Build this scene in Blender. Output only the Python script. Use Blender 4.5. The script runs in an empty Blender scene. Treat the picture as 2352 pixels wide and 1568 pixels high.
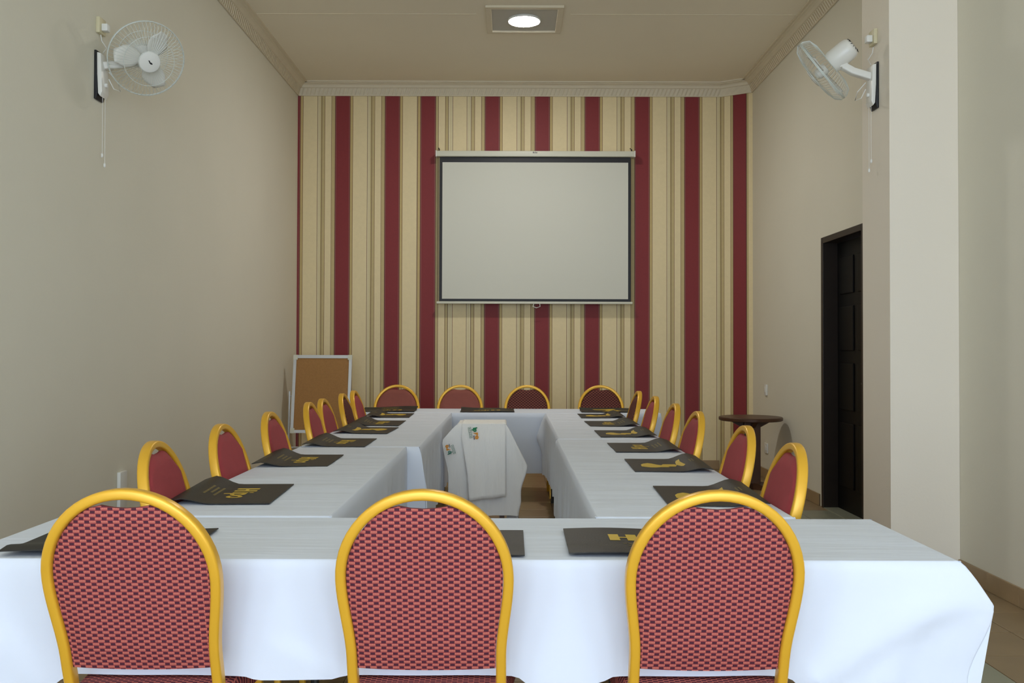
import bpy, bmesh, math, random
from mathutils import Vector, Matrix
random.seed(7)
PI = math.pi
C = bpy.context.scene.collection
SC = bpy.context.scene

# ------------------------------------------------------------------ camera
F = 2150.0                       # focal length in pixels of the 2352 wide frame
HC = 1.30                        # eye height
TILT, ROLL = 0.016, 0.0028
cam = bpy.data.cameras.new('camera')
cam.sensor_fit = 'HORIZONTAL'; cam.sensor_width = 36.0
cam.lens = 36.0 * F / 2352.0
cam.shift_y = -0.00655
cam.clip_start = 0.05
cam_o = bpy.data.objects.new('camera', cam); C.objects.link(cam_o)
cam_o.matrix_world = (Matrix.Translation((0, 0, HC)) @ Matrix.Rotation(PI/2 + TILT, 4, 'X')
                      @ Matrix.Rotation(ROLL, 4, 'Z'))
SC.camera = cam_o

# ------------------------------------------------------------------ sky, exposure
w = bpy.data.worlds.new('sky'); SC.world = w; w.use_nodes = True
bg = w.node_tree.nodes['Background']
bg.inputs[0].default_value = (0.70, 0.83, 1.0, 1); bg.inputs[1].default_value = 7.2
SC.view_settings.view_transform = 'Standard'
SC.view_settings.look = 'None'
SC.view_settings.exposure = 0.0
SC.view_settings.gamma = 1.0
SC.view_settings.use_curve_mapping = False
SC.cycles.max_bounces = 10
SC.cycles.diffuse_bounces = 7
SC.cycles.glossy_bounces = 4
SC.cycles.caustics_reflective = False
SC.cycles.caustics_refractive = False
SC.cycles.sample_clamp_indirect = 6.0
SC.cycles.use_denoising = True

# the three glazed openings in the wall behind the camera: (x0, x1, z0, z1)
YR = -3.0
OPENINGS = [(-2.1, -0.85, 0.05, 3.75), (-0.65, 0.85, 0.05, 3.75), (1.05, 2.35, 0.05, 3.75)]
for (a, b, c, d) in OPENINGS:
    L = bpy.data.lights.new('daylight_portal', 'AREA'); L.shape = 'RECTANGLE'
    L.size = b - a; L.size_y = d - c; L.cycles.is_portal = True
    o = bpy.data.objects.new('daylight_portal', L); C.objects.link(o)
    o.location = ((a + b)/2, YR - 0.02, (c + d)/2); o.rotation_euler = (PI/2, 0, 0)

# one tall unseen window added to each side wall for more daylight: (side, y0, y1, z0, z1)
ADDED_SIDE = [(1, -2.6, -0.9, 0.9, 3.3), (-1, -2.6, -0.9, 0.9, 3.3)]
for (sd, a, b, c, d) in ADDED_SIDE:
    L = bpy.data.lights.new('daylight_portal', 'AREA'); L.shape = 'RECTANGLE'
    L.size = d - c; L.size_y = b - a; L.cycles.is_portal = True
    o = bpy.data.objects.new('daylight_portal', L); C.objects.link(o)
    o.location = (2.61 if sd > 0 else -2.38, (a + b)/2, (c + d)/2); o.rotation_euler = (0, sd*PI/2, 0)

LAMP_E = 205.0                    # emission of the round ceiling lamps

# ------------------------------------------------------------------ materials
def nodes_of(m):
    nt = m.node_tree
    return nt, nt.nodes, nt.links, nt.nodes['Principled BSDF']

MATS = {}
def mat(name, col, rough=0.6, metal=0.0, var=None, bump=None, spec=0.4, emit=None, sheen=0.0):
    """var = (scale, amount) blotchy colour variation; bump = (scale, strength, distance)"""
    m = bpy.data.materials.new(name); m.use_nodes = True
    nt, N, Lk, b = nodes_of(m)
    b.inputs['Base Color'].default_value = (*col, 1)
    b.inputs['Roughness'].default_value = rough
    b.inputs['Metallic'].default_value = metal
    b.inputs['Specular IOR Level'].default_value = spec
    if sheen: b.inputs['Sheen Weight'].default_value = sheen
    tc = N.new('ShaderNodeTexCoord')
    if var:
        nz = N.new('ShaderNodeTexNoise'); nz.inputs['Scale'].default_value = var[0]
        nz.inputs['Detail'].default_value = 4
        Lk.new(tc.outputs['Object'], nz.inputs['Vector'])
        mx = N.new('ShaderNodeMixRGB'); mx.inputs[1].default_value = (*[c*(1-var[1]) for c in col], 1)
        mx.inputs[2].default_value = (*[min(1, c*(1+var[1])) for c in col], 1)
        Lk.new(nz.outputs['Fac'], mx.inputs[0]); Lk.new(mx.outputs[0], b.inputs['Base Color'])
    if bump:
        nz = N.new('ShaderNodeTexNoise'); nz.inputs['Scale'].default_value = bump[0]
        nz.inputs['Detail'].default_value = 3
        mp = N.new('ShaderNodeMapping')
        if len(bump) > 3: mp.inputs['Scale'].default_value = bump[3]
        Lk.new(tc.outputs['Object'], mp.inputs[0]); Lk.new(mp.outputs[0], nz.inputs['Vector'])
        bp = N.new('ShaderNodeBump'); bp.inputs['Strength'].default_value = bump[1]
        bp.inputs['Distance'].default_value = bump[2]
        Lk.new(nz.outputs['Fac'], bp.inputs['Height']); Lk.new(bp.outputs[0], b.inputs['Normal'])
    if emit:
        b.inputs['Emission Color'].default_value = (*emit[0], 1)
        b.inputs['Emission Strength'].default_value = emit[1]
    MATS[name] = m
    return m

WALL = mat('wall_paint', (0.755, 0.725, 0.615), 0.75, var=(1.3, 0.035), bump=(70, 0.12, 0.004), spec=0.2)
PIER = mat('pier_paint', (0.84, 0.775, 0.67), 0.75, var=(1.1, 0.03), bump=(70, 0.1, 0.004), spec=0.2)
CEIL = mat('ceiling_paint', (0.84, 0.785, 0.645), 0.8, var=(1.2, 0.04), bump=(30, 0.08, 0.004), spec=0.2)
CORN = mat('cornice_plaster', (0.71, 0.64, 0.49), 0.7, var=(5, 0.05))
def ribbed():
    m = mat('cornice_ribbed_band', (0.71, 0.64, 0.49), 0.7)
    nt, N, Lk, b = nodes_of(m)
    tc = N.new('ShaderNodeTexCoord')
    sp = N.new('ShaderNodeSeparateXYZ'); Lk.new(tc.outputs['Object'], sp.inputs[0])
    ad = N.new('ShaderNodeMath'); ad.operation = 'ADD'
    Lk.new(sp.outputs[0], ad.inputs[0]); Lk.new(sp.outputs[1], ad.inputs[1])
    mu = N.new('ShaderNodeMath'); mu.operation = 'MULTIPLY'; mu.inputs[1].default_value = 2*PI/0.045
    Lk.new(ad.outputs[0], mu.inputs[0])
    sn = N.new('ShaderNodeMath'); sn.operation = 'SINE'; Lk.new(mu.outputs[0], sn.inputs[0])
    bp = N.new('ShaderNodeBump'); bp.inputs['Strength'].default_value = 0.7; bp.inputs['Distance'].default_value = 0.006
    Lk.new(sn.outputs[0], bp.inputs['Height']); Lk.new(bp.outputs[0], b.inputs['Normal'])
    return m
RIB = ribbed()
PAPER = {
    'cream': mat('paper_cream', (0.79, 0.665, 0.40), 0.6, var=(30, 0.05), bump=(300, 0.1, 0.001)),
    'pale':  mat('paper_pale', (0.74, 0.655, 0.42), 0.6, var=(30, 0.04)),
    'tan':   mat('paper_tan', (0.55, 0.42, 0.18), 0.55, var=(20, 0.08)),
    'olive': mat('paper_olive', (0.54, 0.43, 0.21), 0.55, var=(20, 0.08)),
    'wine':  mat('paper_wine', (0.23, 0.026, 0.03), 0.6, var=(40, 0.06), bump=(300, 0.1, 0.001)),
    'line':  mat('paper_line', (0.15, 0.055, 0.03), 0.6),
    'dark':  mat('paper_dark', (0.09, 0.03, 0.022), 0.6),
    'silver': mat('paper_silver', (0.30, 0.16, 0.13), 0.5),
}
CLOTH = mat('white_cloth', (0.70, 0.745, 0.835), 0.85, var=(3, 0.02), bump=(5, 0.5, 0.012, (0.35, 2.2, 1.0)), spec=0.15)
CLOTH_S = mat('white_cloth_plain', (0.70, 0.745, 0.835), 0.85, var=(3, 0.02), bump=(7, 0.35, 0.01), spec=0.15)
NAPKIN = mat('white_cotton', (0.88, 0.87, 0.85), 0.9, bump=(9, 0.8, 0.02, (1.8, 1.8, 0.35)), spec=0.1)
GOLD = mat('gold_paint', (0.80, 0.44, 0.032), 0.34, metal=0.25, var=(14, 0.04), spec=0.6)
MATBLK = mat('black_leatherette', (0.021, 0.0195, 0.0165), 0.5, bump=(180, 0.25, 0.002), spec=0.32)
PRINT = mat('gold_print', (0.62, 0.42, 0.035), 0.45)
PRINT2 = mat('dull_gold_print', (0.20, 0.155, 0.045), 0.5)
WOOD = mat('dark_brown_wood', (0.075, 0.032, 0.015), 0.4, var=(9, 0.35))
DOOR = mat('black_stained_wood', (0.0035, 0.003, 0.0025), 0.5, var=(9, 0.3), spec=0.18)
DFRAME = mat('dark_stained_frame', (0.022, 0.014, 0.010), 0.45, var=(8, 0.3))
ALU = mat('satin_aluminium', (0.62, 0.63, 0.63), 0.38, metal=0.55, var=(6, 0.05))
CORK = mat('cork_board', (0.36, 0.185, 0.062), 0.85, var=(60, 0.16), bump=(120, 0.3, 0.002))
FANW = mat('fan_white_plastic', (0.80, 0.79, 0.74), 0.3, spec=0.5)
FANC = mat('fan_cage_wire', (0.62, 0.66, 0.62), 0.35, spec=0.5)
FANB = mat('fan_blade_plastic', (0.72, 0.71, 0.65), 0.4)
BLACK = mat('black_plastic', (0.012, 0.012, 0.014), 0.5)
IVORY = mat('ivory_plastic', (0.66, 0.60, 0.40), 0.45)
WHITEP = mat('white_plastic', (0.78, 0.78, 0.74), 0.45)
SCRW = mat('screen_fabric', (0.66, 0.665, 0.59), 0.85, spec=0.1)
CASE = mat('screen_case_paint', (0.66, 0.66, 0.55), 0.4)
GROUT = mat('grout', (0.16, 0.115, 0.07), 0.9)
TILE = mat('brown_tile', (0.27, 0.19, 0.105), 0.36, var=(4, 0.22), spec=0.4)
TILE2 = mat('grey_green_tile', (0.27, 0.275, 0.205), 0.36, var=(4, 0.15), spec=0.4)
SKIRT = mat('skirting_tile', (0.36, 0.25, 0.135), 0.4, var=(5, 0.2))
DKMETAL = mat('dark_metal', (0.05, 0.05, 0.05), 0.45, metal=0.6)
LAMP = mat('lamp_glow', (0.9, 0.9, 0.9), 0.5, emit=((1.0, 0.97, 0.93), LAMP_E))
GREEN = mat('green_print', (0.01, 0.22, 0.09), 0.7)
GREENP = mat('grey_green_print', (0.10, 0.25, 0.20), 0.7)
ORANGE = mat('orange_print', (0.75, 0.30, 0.035), 0.7)
NAVY = mat('navy_print', (0.03, 0.04, 0.10), 0.7)
PIT = mat('lamp_panel_paint', (0.52, 0.51, 0.46), 0.6)

def woven(name, ax, light, dark, seam, pw=0.0277, ph=0.0078, cut=0.58):
    """small offset blocks woven into upholstery; ax = the two object axes used"""
    m = mat(name, light, 0.8, spec=0.25, sheen=0.0)
    nt, N, Lk, b = nodes_of(m)
    tc = N.new('ShaderNodeTexCoord'); sp = N.new('ShaderNodeSeparateXYZ'); Lk.new(tc.outputs['Object'], sp.inputs[0])
    def M(op, a, bb=None):
        n = N.new('ShaderNodeMath'); n.operation = op
        for i, v in enumerate((a, bb)):
            if v is None: continue
            if isinstance(v, (int, float)): n.inputs[i].default_value = v
            else: Lk.new(v, n.inputs[i])
        return n.outputs[0]
    v = M('DIVIDE', sp.outputs[ax[1]], ph); row = M('FLOOR', v); fz = M('SUBTRACT', v, row)
    u = M('ADD', M('DIVIDE', sp.outputs[ax[0]], pw), M('MULTIPLY', row, 0.5)); fx = M('FRACT', M('ADD', u, 50.0))
    isl = M('LESS_THAN', fx, cut); iss = M('LESS_THAN', fz, 0.22)
    # pale flecks inside the light blocks
    fl = M('FRACT', M('ADD', M('DIVIDE', sp.outputs[ax[0]], pw/7.0), 350.0))
    flk = M('MULTIPLY', M('LESS_THAN', fl, 0.5), M('GREATER_THAN', fz, 0.6))
    def mix(f, c1, c2):
        n = N.new('ShaderNodeMixRGB')
        if isinstance(f, float): n.inputs[0].default_value = f
        else: Lk.new(f, n.inputs[0])
        for i, c in ((1, c1), (2, c2)):
            if isinstance(c, tuple): n.inputs[i].default_value = (*c, 1)
            else: Lk.new(c, n.inputs[i])
        return n.outputs[0]
    lt = mix(flk, light, tuple(min(1, c*1.35 + 0.03) for c in light))
    c = mix(isl, dark, lt); c = mix(iss, c, seam)
    Lk.new(c, b.inputs['Base Color'])
    bp = N.new('ShaderNodeBump'); bp.inputs['Strength'].default_value = 0.35; bp.inputs['Distance'].default_value = 0.002
    Lk.new(isl, bp.inputs['Height']); Lk.new(bp.outputs[0], b.inputs['Normal'])
    return m
FAB = woven('red_block_weave', (0, 2), (0.43, 0.115, 0.085), (0.07, 0.017, 0.03), (0.25, 0.033, 0.045))
FABS = woven('red_block_weave_seat', (0, 1), (0.43, 0.115, 0.085), (0.07, 0.017, 0.03), (0.25, 0.033, 0.045))
RED = mat('plain_red_upholstery', (0.34, 0.042, 0.05), 0.75, var=(25, 0.08), bump=(500, 0.3, 0.001), sheen=0.02)
BRN = mat('brown_red_upholstery', (0.25, 0.07, 0.052), 0.75, var=(25, 0.08), bump=(500, 0.3, 0.001), sheen=0.0)
DRK = woven('dark_lattice_weave', (0, 2), (0.17, 0.05, 0.03), (0.05, 0.014, 0.014), (0.10, 0.02, 0.02), 0.03, 0.012, 0.5)

# ------------------------------------------------------------------ mesh helpers
class MB:
    def __init__(s): s.v = []; s.f = []; s.mi = []
    def quad(s, pts, m=0):
        k = len(s.v); s.v += [tuple(p) for p in pts]; s.f.append(tuple(range(k, k+len(pts)))); s.mi.append(m)
    def box(s, x0, x1, y0, y1, z0, z1, m=0):
        k = len(s.v)
        s.v += [(x, y, z) for z in (z0, z1) for y in (y0, y1) for x in (x0, x1)]
        for f in ((0,2,3,1), (4,5,7,6), (0,1,5,4), (2,6,7,3), (0,4,6,2), (1,3,7,5)):
            s.f.append(tuple(k+i for i in f)); s.mi.append(m)
    def sweep(s, path, sec, depth, m=0, closed=False, caps=True):
        """sec: list of (a, b); a across (in the path's plane), b along the depth direction"""
        path = [Vector(p) for p in path]; n = len(path); k0 = len(s.v); ns = len(sec)
        for i, p in enumerate(path):
            if closed: t = path[(i+1) % n] - path[i-1]
            else: t = path[min(i+1, n-1)] - path[max(i-1, 0)]
            t.normalize(); d = Vector(depth); d = (d - t*d.dot(t)).normalized(); a = d.cross(t)
            for (u, v) in sec: s.v.append(tuple(p + a*u + d*v))
        for i in range(n if closed else n-1):
            j = (i+1) % n
            for q in range(ns):
                r = (q+1) % ns
                s.f.append((k0+i*ns+q, k0+i*ns+r, k0+j*ns+r, k0+j*ns+q)); s.mi.append(m)
        if caps and not closed:
            s.f.append(tuple(k0+q for q in reversed(range(ns)))); s.mi.append(m)
            s.f.append(tuple(k0+(n-1)*ns+q for q in range(ns))); s.mi.append(m)
    def tube(s, path, r, n=6, m=0, closed=False, depth=None):
        if depth is None:
            t = Vector(path[min(1, len(path)-1)]) - Vector(path[0])
            depth = (0, 0, 1) if abs(t.normalized().z) < 0.8 else (1, 0.01, 0)
        s.sweep(path, [(r*math.cos(2*PI*i/n), r*math.sin(2*PI*i/n)) for i in range(n)], depth, m, closed)
    def lathe(s, prof, n=24, m=0, M=None):
        """prof: list of (r, z) around +z, closed at the ends when r = 0"""
        k0 = len(s.v); M = M or Matrix.Identity(4)
        for (r, z) in prof:
            for i in range(n):
                a = 2*PI*i/n; s.v.append(tuple(M @ Vector((r*math.cos(a), r*math.sin(a), z))))
        for j in range(len(prof)-1):
            for i in range(n):
                q = (i+1) % n
                s.f.append((k0+j*n+i, k0+j*n+q, k0+(j+1)*n+q, k0+(j+1)*n+i)); s.mi.append(m)
        s.f.append(tuple(k0+i for i in reversed(range(n)))); s.mi.append(m)
        s.f.append(tuple(k0+(len(prof)-1)*n+i for i in range(n))); s.mi.append(m)
    def build(s, name, mats, parent=None, smooth=30, loc=None, bevel=0):
        me = bpy.data.meshes.new(name); me.from_pydata(s.v, [], s.f)
        if not isinstance(mats, (list, tuple)): mats = [mats]
        for m in mats: me.materials.append(m)
        me.polygons.foreach_set('material_index', s.mi)
        bm = bmesh.new(); bm.from_mesh(me)
        bmesh.ops.recalc_face_normals(bm, faces=bm.faces)
        if bevel:
            bmesh.ops.bevel(bm, geom=bm.edges[:], offset=bevel, segments=2, affect='EDGES', profile=0.6)
        bm.to_mesh(me); bm.free()
        if smooth:
            me.polygons.foreach_set('use_smooth', [True]*len(me.polygons))
            me.set_sharp_from_angle(angle=math.radians(smooth))
        return link(name, me, parent, loc)
def link(name, me, parent=None, loc=None):
    o = bpy.data.objects.new(name, me); C.objects.link(o)
    if parent is not None: o.parent = parent
    if loc: o.location = loc
    return o
def tag(o, label, cat, group=None):
    o['label'] = label; o['category'] = cat
    if group: o['group'] = group
    return o
def thing(name, label, cat, loc=(0, 0, 0), rz=0.0, group=None):
    o = bpy.data.objects.new(name, None); C.objects.link(o); o.empty_display_size = 0.1
    o.location = loc; o.rotation_euler = (0, 0, rz)
    return tag(o, label, cat, group)
def struct(o, label=None):
    o['kind'] = 'structure'
    if label: o['label'] = label
    return o
def copy_tree(o, parent=None, rename=None):
    c = o.copy(); C.objects.link(c); c.parent = parent
    for ch in list(o.children): copy_tree(ch, c)
    return c
def rrect(a, b, r, n=3):
    """rounded rectangle section, half sizes a, b"""
    out = []
    for (cx, cy, a0) in ((a-r, b-r, 0), (-a+r, b-r, PI/2), (-a+r, -b+r, PI), (a-r, -b+r, 1.5*PI)):
        for i in range(n+1):
            t = a0 + PI/2*i/n; out.append((cx + r*math.cos(t), cy + r*math.sin(t)))
    return out
def sm(t):
    t = max(0.0, min(1.0, t)); return t*t*(3-2*t)

# ------------------------------------------------------------------ the room
XL, XR, YB, ZC = -2.36, 2.59, 10.25, 4.22
T = 0.18
# --- floor: grout bed with single tiles
fl = MB(); fl.box(XL-T, XR+T+0.6, YR-T, YB+T, -0.12, -0.004)
floor = struct(fl.build('floor', GROUT, smooth=0), 'brown ceramic tiled floor')
def tile_mesh(wx, wy, m, name):
    b = MB(); g = 0.002; h = 0.003
    x0, x1, y0, y1 = -wx/2+g, wx/2-g, -wy/2+g, wy/2-g
    lo = [(x0, y0, -0.006), (x1, y0, -0.006), (x1, y1, -0.006), (x0, y1, -0.006)]
    mid = [(x, y, -0.0015) for (x, y, z) in lo]
    top = [(x0+h, y0+h, 0), (x1-h, y0+h, 0), (x1-h, y1-h, 0), (x0+h, y1-h, 0)]
    for A, B in ((lo, mid), (mid, top)):
        for i in range(4): b.quad([A[i], A[(i+1) % 4], B[(i+1) % 4], B[i]])
    b.quad(top)
    me = bpy.data.meshes.new(name); me.from_pydata(b.v, [], b.f); me.materials.append(m)
    return me
TS = 0.33
xs = [XR, 2.315]
while xs[-1] - TS > XL: xs.append(xs[-1] - TS)
xs.append(XL)
ys = [4.68 + TS*k for k in range(-20, 20)]; ys = [YR] + [y for y in ys if YR < y < YB] + [YB]
cache = {}; rest = MB()
for i in range(len(xs)-1):
    for j in range(len(ys)-1):
        xa, xb, ya, yb = xs[i+1], xs[i], ys[j], ys[j+1]
        cx, cy = (xa+xb)/2, (ya+yb)/2
        grey = (i == 2 and 2.2 < cy < 4.04) or (i in (0, 1) and 6.8 < cy < 7.75)
        vis = (cx > 0.95 and cy > 2.3) or (-0.7 < cx < 0.36 and 3.0 < cy < 8.1)
        if vis:
            key = (round(xb-xa, 3), round(yb-ya, 3), grey)
            if key not in cache: cache[key] = tile_mesh(xb-xa, yb-ya, TILE2 if grey else TILE, 'tile')
            link('tile', cache[key], floor, (cx, cy, 0))
        else:
            rest.box(xa+0.002, xb-0.002, ya+0.002, yb-0.002, -0.006, 0)
r = rest.build('floor_tiles_under_tables', TILE, floor, smooth=0); r['kind'] = 'stuff'

# --- ceiling with one joint strip
ce = MB(); ce.box(XL-T, XR+T, YR-T, YB+T, ZC, ZC+0.12)
ceiling = struct(ce.build('ceiling', CEIL, smooth=0), 'plain beige painted ceiling')
cs = MB()
cs.box(XL+0.12, -0.32, 8.10, 8.108, ZC-0.003, ZC+0.001); cs.box(0.5, XR-0.12, 8.10, 8.108, ZC-0.003, ZC+0.001)
cs.build('joint_strip', CORN, ceiling, smooth=0)

# --- left wall
wl = MB(); (_, a, b, c, d) = ADDED_SIDE[1]
wl.box(XL-T, XL, YR-T, a, 0, ZC); wl.box(XL-T, XL, a, b, 0, c); wl.box(XL-T, XL, a, b, d, ZC); wl.box(XL-T, XL, b, YB+T, 0, ZC)
wall_left = struct(wl.build('wall_left', WALL, smooth=0), 'long beige plastered left wall')
# --- right wall with the door opening
DY0, DY1, DZ = 6.86, 7.81, 2.24
wr = MB()
yy = YR-T
for (_, a, b, c, d) in ADDED_SIDE[:1]:
    wr.box(XR, XR+T, yy, a, 0, ZC); wr.box(XR, XR+T, a, b, 0, c); wr.box(XR, XR+T, a, b, d, ZC); yy = b
wr.box(XR, XR+T, yy, DY0, 0, ZC); wr.box(XR, XR+T, DY1, YB+T, 0, ZC); wr.box(XR, XR+T, DY0, DY1, DZ, ZC)
wall_right = struct(wr.build('wall_right', WALL, smooth=0), 'beige plastered right wall with doorway')
# --- pier standing out of the right wall
PX, PY0, PY1 = 2.19, 5.42, 5.84
pr = MB(); pr.box(PX, XR-0.001, PY0, PY1, 0, ZC)
struct(pr.build('wall_pier', PIER, smooth=0), 'square plastered pier standing out of the right wall')
# --- wall behind the camera, with window and door openings
rw = MB()
cuts = sorted(OPENINGS); x = XL
for (a, b, c, d) in cuts:
    rw.box(x, a, YR-T, YR, 0, ZC); rw.box(a, b, YR-T, YR, d, ZC)
    if c > 0.06: rw.box(a, b, YR-T, YR, 0, c)
    x = b
rw.box(x, XR, YR-T, YR, 0, ZC)
struct(rw.build('wall_rear', WALL, smooth=0), 'plastered wall behind the viewer with tall openings')
for k, (a, b, c, d) in enumerate(OPENINGS):
    f = MB(); q = 0.05
    f.box(a, a+q, YR-0.12, YR-0.06, c, d); f.box(b-q, b, YR-0.12, YR-0.06, c, d)
    f.box(a+q, b-q, YR-0.12, YR-0.06, d-q, d); f.box(a+q, b-q, YR-0.12, YR-0.06, c, c+q)
    f.box((a+b)/2-0.02, (a+b)/2+0.02, YR-0.11, YR-0.07, c+q, d-q)
    struct(f.build('window_%d' % (k+1), DFRAME, smooth=0), 'dark wooden window frame behind the viewer')

for k, (sd, a, b, c, d) in enumerate(ADDED_SIDE):  # frames of the unseen side windows added to brighten the room
    f = MB(); q = 0.05; xa, xb = (XR+0.06, XR+0.12) if sd > 0 else (XL-0.12, XL-0.06)
    f.box(xa, xb, a, a+q, c, d); f.box(xa, xb, b-q, b, c, d); f.box(xa, xb, a+q, b-q, d-q, d); f.box(xa, xb, a+q, b-q, c, c+q)
    f.box(xa+0.01, xb-0.01, (a+b)/2-0.02, (a+b)/2+0.02, c+q, d-q)
    struct(f.build('window_%d' % (k+4), DFRAME, smooth=0), 'dark wooden frame of an unseen window added for light in the %s wall, beside the viewer' % ('right' if sd > 0 else 'left'))

# --- back wall covered with striped wallpaper; its right end turns slightly forward
PPM = F / YB
XBEND = (1656-1176)/PPM
def bend(x): return YB - max(0.0, x - XBEND)*0.62
segs = []
def unit(s, end=None):
    out = [(0, 'dark'), (1.1, 'wine'), (2.0, 'silver'), (2.7, 'wine'), (32.6, 'silver'), (33.3, 'wine'), (34.4, 'dark'),
           (35.4, 'tan'), (40.6, 'line'), (41.5, 'cream'), (74.2, 'line'), (75.2, 'pale'), (78.2, 'tan'), (78.9, 'pale'),
           (81.3, 'olive'), (84.0, 'dark'), (84.9, 'olive'), (91.2, 'line'), (92.0, 'cream'), (106.4, 'line'), (107.2, 'olive')]
    return [(s+a, c) for a, c in out]
segs += unit(652.0) + unit(766.8) + unit(881.4)
segs = [q for q in segs if q[0] < 957.0]
segs += [(957.0, 'line'), (958.0, 'tan'), (963.4, 'dark'), (964.4, 'wine'), (965.6, 'silver'), (966.3, 'wine'), (996.6, 'silver'),
         (997.3, 'wine'), (998.4, 'dark'), (999.4, 'olive'), (1004.6, 'line'), (1005.6, 'cream'), (1020.6, 'line'), (1021.6, 'olive'),
         (1027.6, 'dark'), (1028.6, 'pale'), (1033, 'tan'), (1033.7, 'pale'), (1037.8, 'line'), (1038.8, 'cream'),
         (1070.4, 'line'), (1071.4, 'pale'), (1075, 'tan'), (1075.7, 'pale'), (1080, 'dark'), (1081, 'olive'), (1088, 'line'),
         (1089, 'cream'), (1104, 'line'), (1105, 'olive')]
for s in (1111.6, 1227, 1342, 1457, 1571.8): segs += unit(s)
segs += [(1684.0, 'dark'), (1685.0, 'wine'), (1714.0, 'dark'), (1715.6, 'olive'), (1720, 'cream')]
segs.sort()
segs = [q for q in segs if q[0] >= 652]
keys = list(PAPER); 
def wall_x(a):
    k = (a-1176)/F
    return max(XL, k*YB if a < 1656 else k*(YB + 0.62*XBEND)/(1 + 0.62*k))
px = [(wall_x(a), c) for a, c in segs]
bw = MB(); edges = [XL] + [p for p, c in px if p > XL] + [XR + 0.01]
edges = sorted(set(edges + [XBEND]))
for a, b in zip(edges[:-1], edges[1:]):
    col = [c for p, c in px if p <= (a+b)/2 + 1e-6][-1]
    bw.quad([(a, bend(a), 0), (b, bend(b), 0), (b, bend(b), ZC), (a, bend(a), ZC)], keys.index(col))
bw.box(XL-T, XR+T, YB+0.02, YB+T, 0, ZC, 0)
wall_back = MB.build(bw, 'wall_back', [PAPER[k] for k in keys], smooth=0)
struct(wall_back, 'end wall papered in burgundy, cream and tan stripes')

# --- cornice
PROF = [(0.0, -0.138, 0), (0.012, -0.138, 0), (0.014, -0.130, 1), (0.040, -0.060, 0), (0.052, -0.056, 0), (0.056, -0.048, 0),
        (0.064, -0.034, 0), (0.080, -0.024, 0), (0.098, -0.020, 0), (0.100, -0.014, 0), (0.122, -0.014, 0), (0.124, 0.0, 0)]
def cornice(name, pts, label):
    """pts: wall line in plan; the profile stands off to the left of the walking direction"""
    b = MB(); P = [Vector((x, y)) for x, y in pts]; rows = []
    for i, p in enumerate(P):
        d0 = (P[i]-P[i-1]).normalized() if i else (P[1]-P[0]).normalized()
        d1 = (P[i+1]-P[i]).normalized() if i < len(P)-1 else d0
        n0 = Vector((-d0.y, d0.x)); n1 = Vector((-d1.y, d1.x)); n = (n0+n1); n = n/ n.dot(n0)
        rows.append([(p.x+n.x*u, p.y+n.y*u, ZC+z) for u, z, m in PROF])
    for A, B in zip(rows[:-1], rows[1:]):
        for k in range(len(PROF)-1): b.quad([A[k], B[k], B[k+1], A[k+1]], PROF[k][2])
    return struct(b.build(name, [CORN, RIB], smooth=20), label)
CX = XR - 0.002
cornice('trim_1', [(CX, bend(XR)+0.0), (XBEND, YB-0.002), (XL+0.002, YB-0.002)], 'moulded plaster cornice above the striped wallpaper')
cornice('trim_2', [(XL+0.002, YB-0.002), (XL+0.002, YR)], 'moulded plaster cornice along the left wall')
cornice('trim_3', [(CX, PY1), (CX, bend(XR))], 'moulded plaster cornice along the right wall')

# --- skirting tiles
def skirting(name, axis, pos, a, b, sgn, label):
    base = MB(); h = 0.10
    if axis == 'x': base.box(min(pos, pos+sgn*0.008), max(pos, pos+sgn*0.008), a, b, 0, h-0.004)
    else: base.box(a, b, min(pos, pos+sgn*0.008), max(pos, pos+sgn*0.008), 0, h-0.004)
    root = struct(base.build(name, GROUT, smooth=0), label)
    n = max(1, round((b-a)/TS)); st = (b-a)/n
    tb = MB(); th = 0.013
    if axis == 'x': tb.box(0.0005, th, -st/2+0.002, st/2-0.002, 0.001, h)
    else: tb.box(-st/2+0.002, st/2-0.002, 0.0005, th, 0.001, h)
    tb.v = [((x if axis != 'x' else x*sgn), (y if axis == 'x' else y*sgn), z) for x, y, z in tb.v]
    first = tb.build('skirting_tile', SKIRT, root, smooth=0, bevel=0.002)
    me = first.data
    for k in range(n):
        c = a + st*(k+0.5); o = first if k == 0 else link('skirting_tile', me, root)
        o.location = (pos, c, 0) if axis == 'x' else (c, pos, 0)
skirting('baseboard_right', 'x', XR, DY1+0.06, bend(XR), -1, 'brown tile skirting on the right wall past the door')
skirting('baseboard_right_near', 'x', XR, 2.5, PY0, -1, 'brown tile skirting on the right wall before the pier')
skirting('baseboard_back', 'y', YB, XL+0.01, XBEND-0.02, -1, 'brown tile skirting under the striped wallpaper')
skirting('baseboard_left', 'x', XL, 3.0, YB-0.02, 1, 'brown tile skirting on the left wall')

# --- door
dr = MB(); e = 0.05
dr.box(XR-0.012, XR+T, DY1-e, DY1, 0, DZ); dr.box(XR-0.012, XR+T, DY0, DY0+e, 0, DZ); dr.box(XR-0.012, XR+T, DY0+e, DY1-e, DZ-e, DZ)
door = struct(dr.build('door_1', DFRAME, smooth=0, bevel=0.004), 'near-black panelled door in a dark wooden frame')
lf = MB(); xd = XR+0.11
lf.box(xd, xd+0.035, DY0+e+0.002, DY1-e-0.002, 0.008, DZ-e-0.002)
leaf = lf.build('door_leaf', DOOR, door, smooth=0)
for (a, b) in ((DY0+0.13, 7.29), (7.38, DY1-0.13)):
    for (c, d) in ((0.2, 0.72), (0.82, 1.2), (1.3, 1.66), (1.76, 2.06)):
        pn = MB(); pn.box(xd-0.012, xd+0.002, a, b, c, d); pn.build('door_panel', DOOR, leaf, smooth=0, bevel=0.008)
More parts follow.
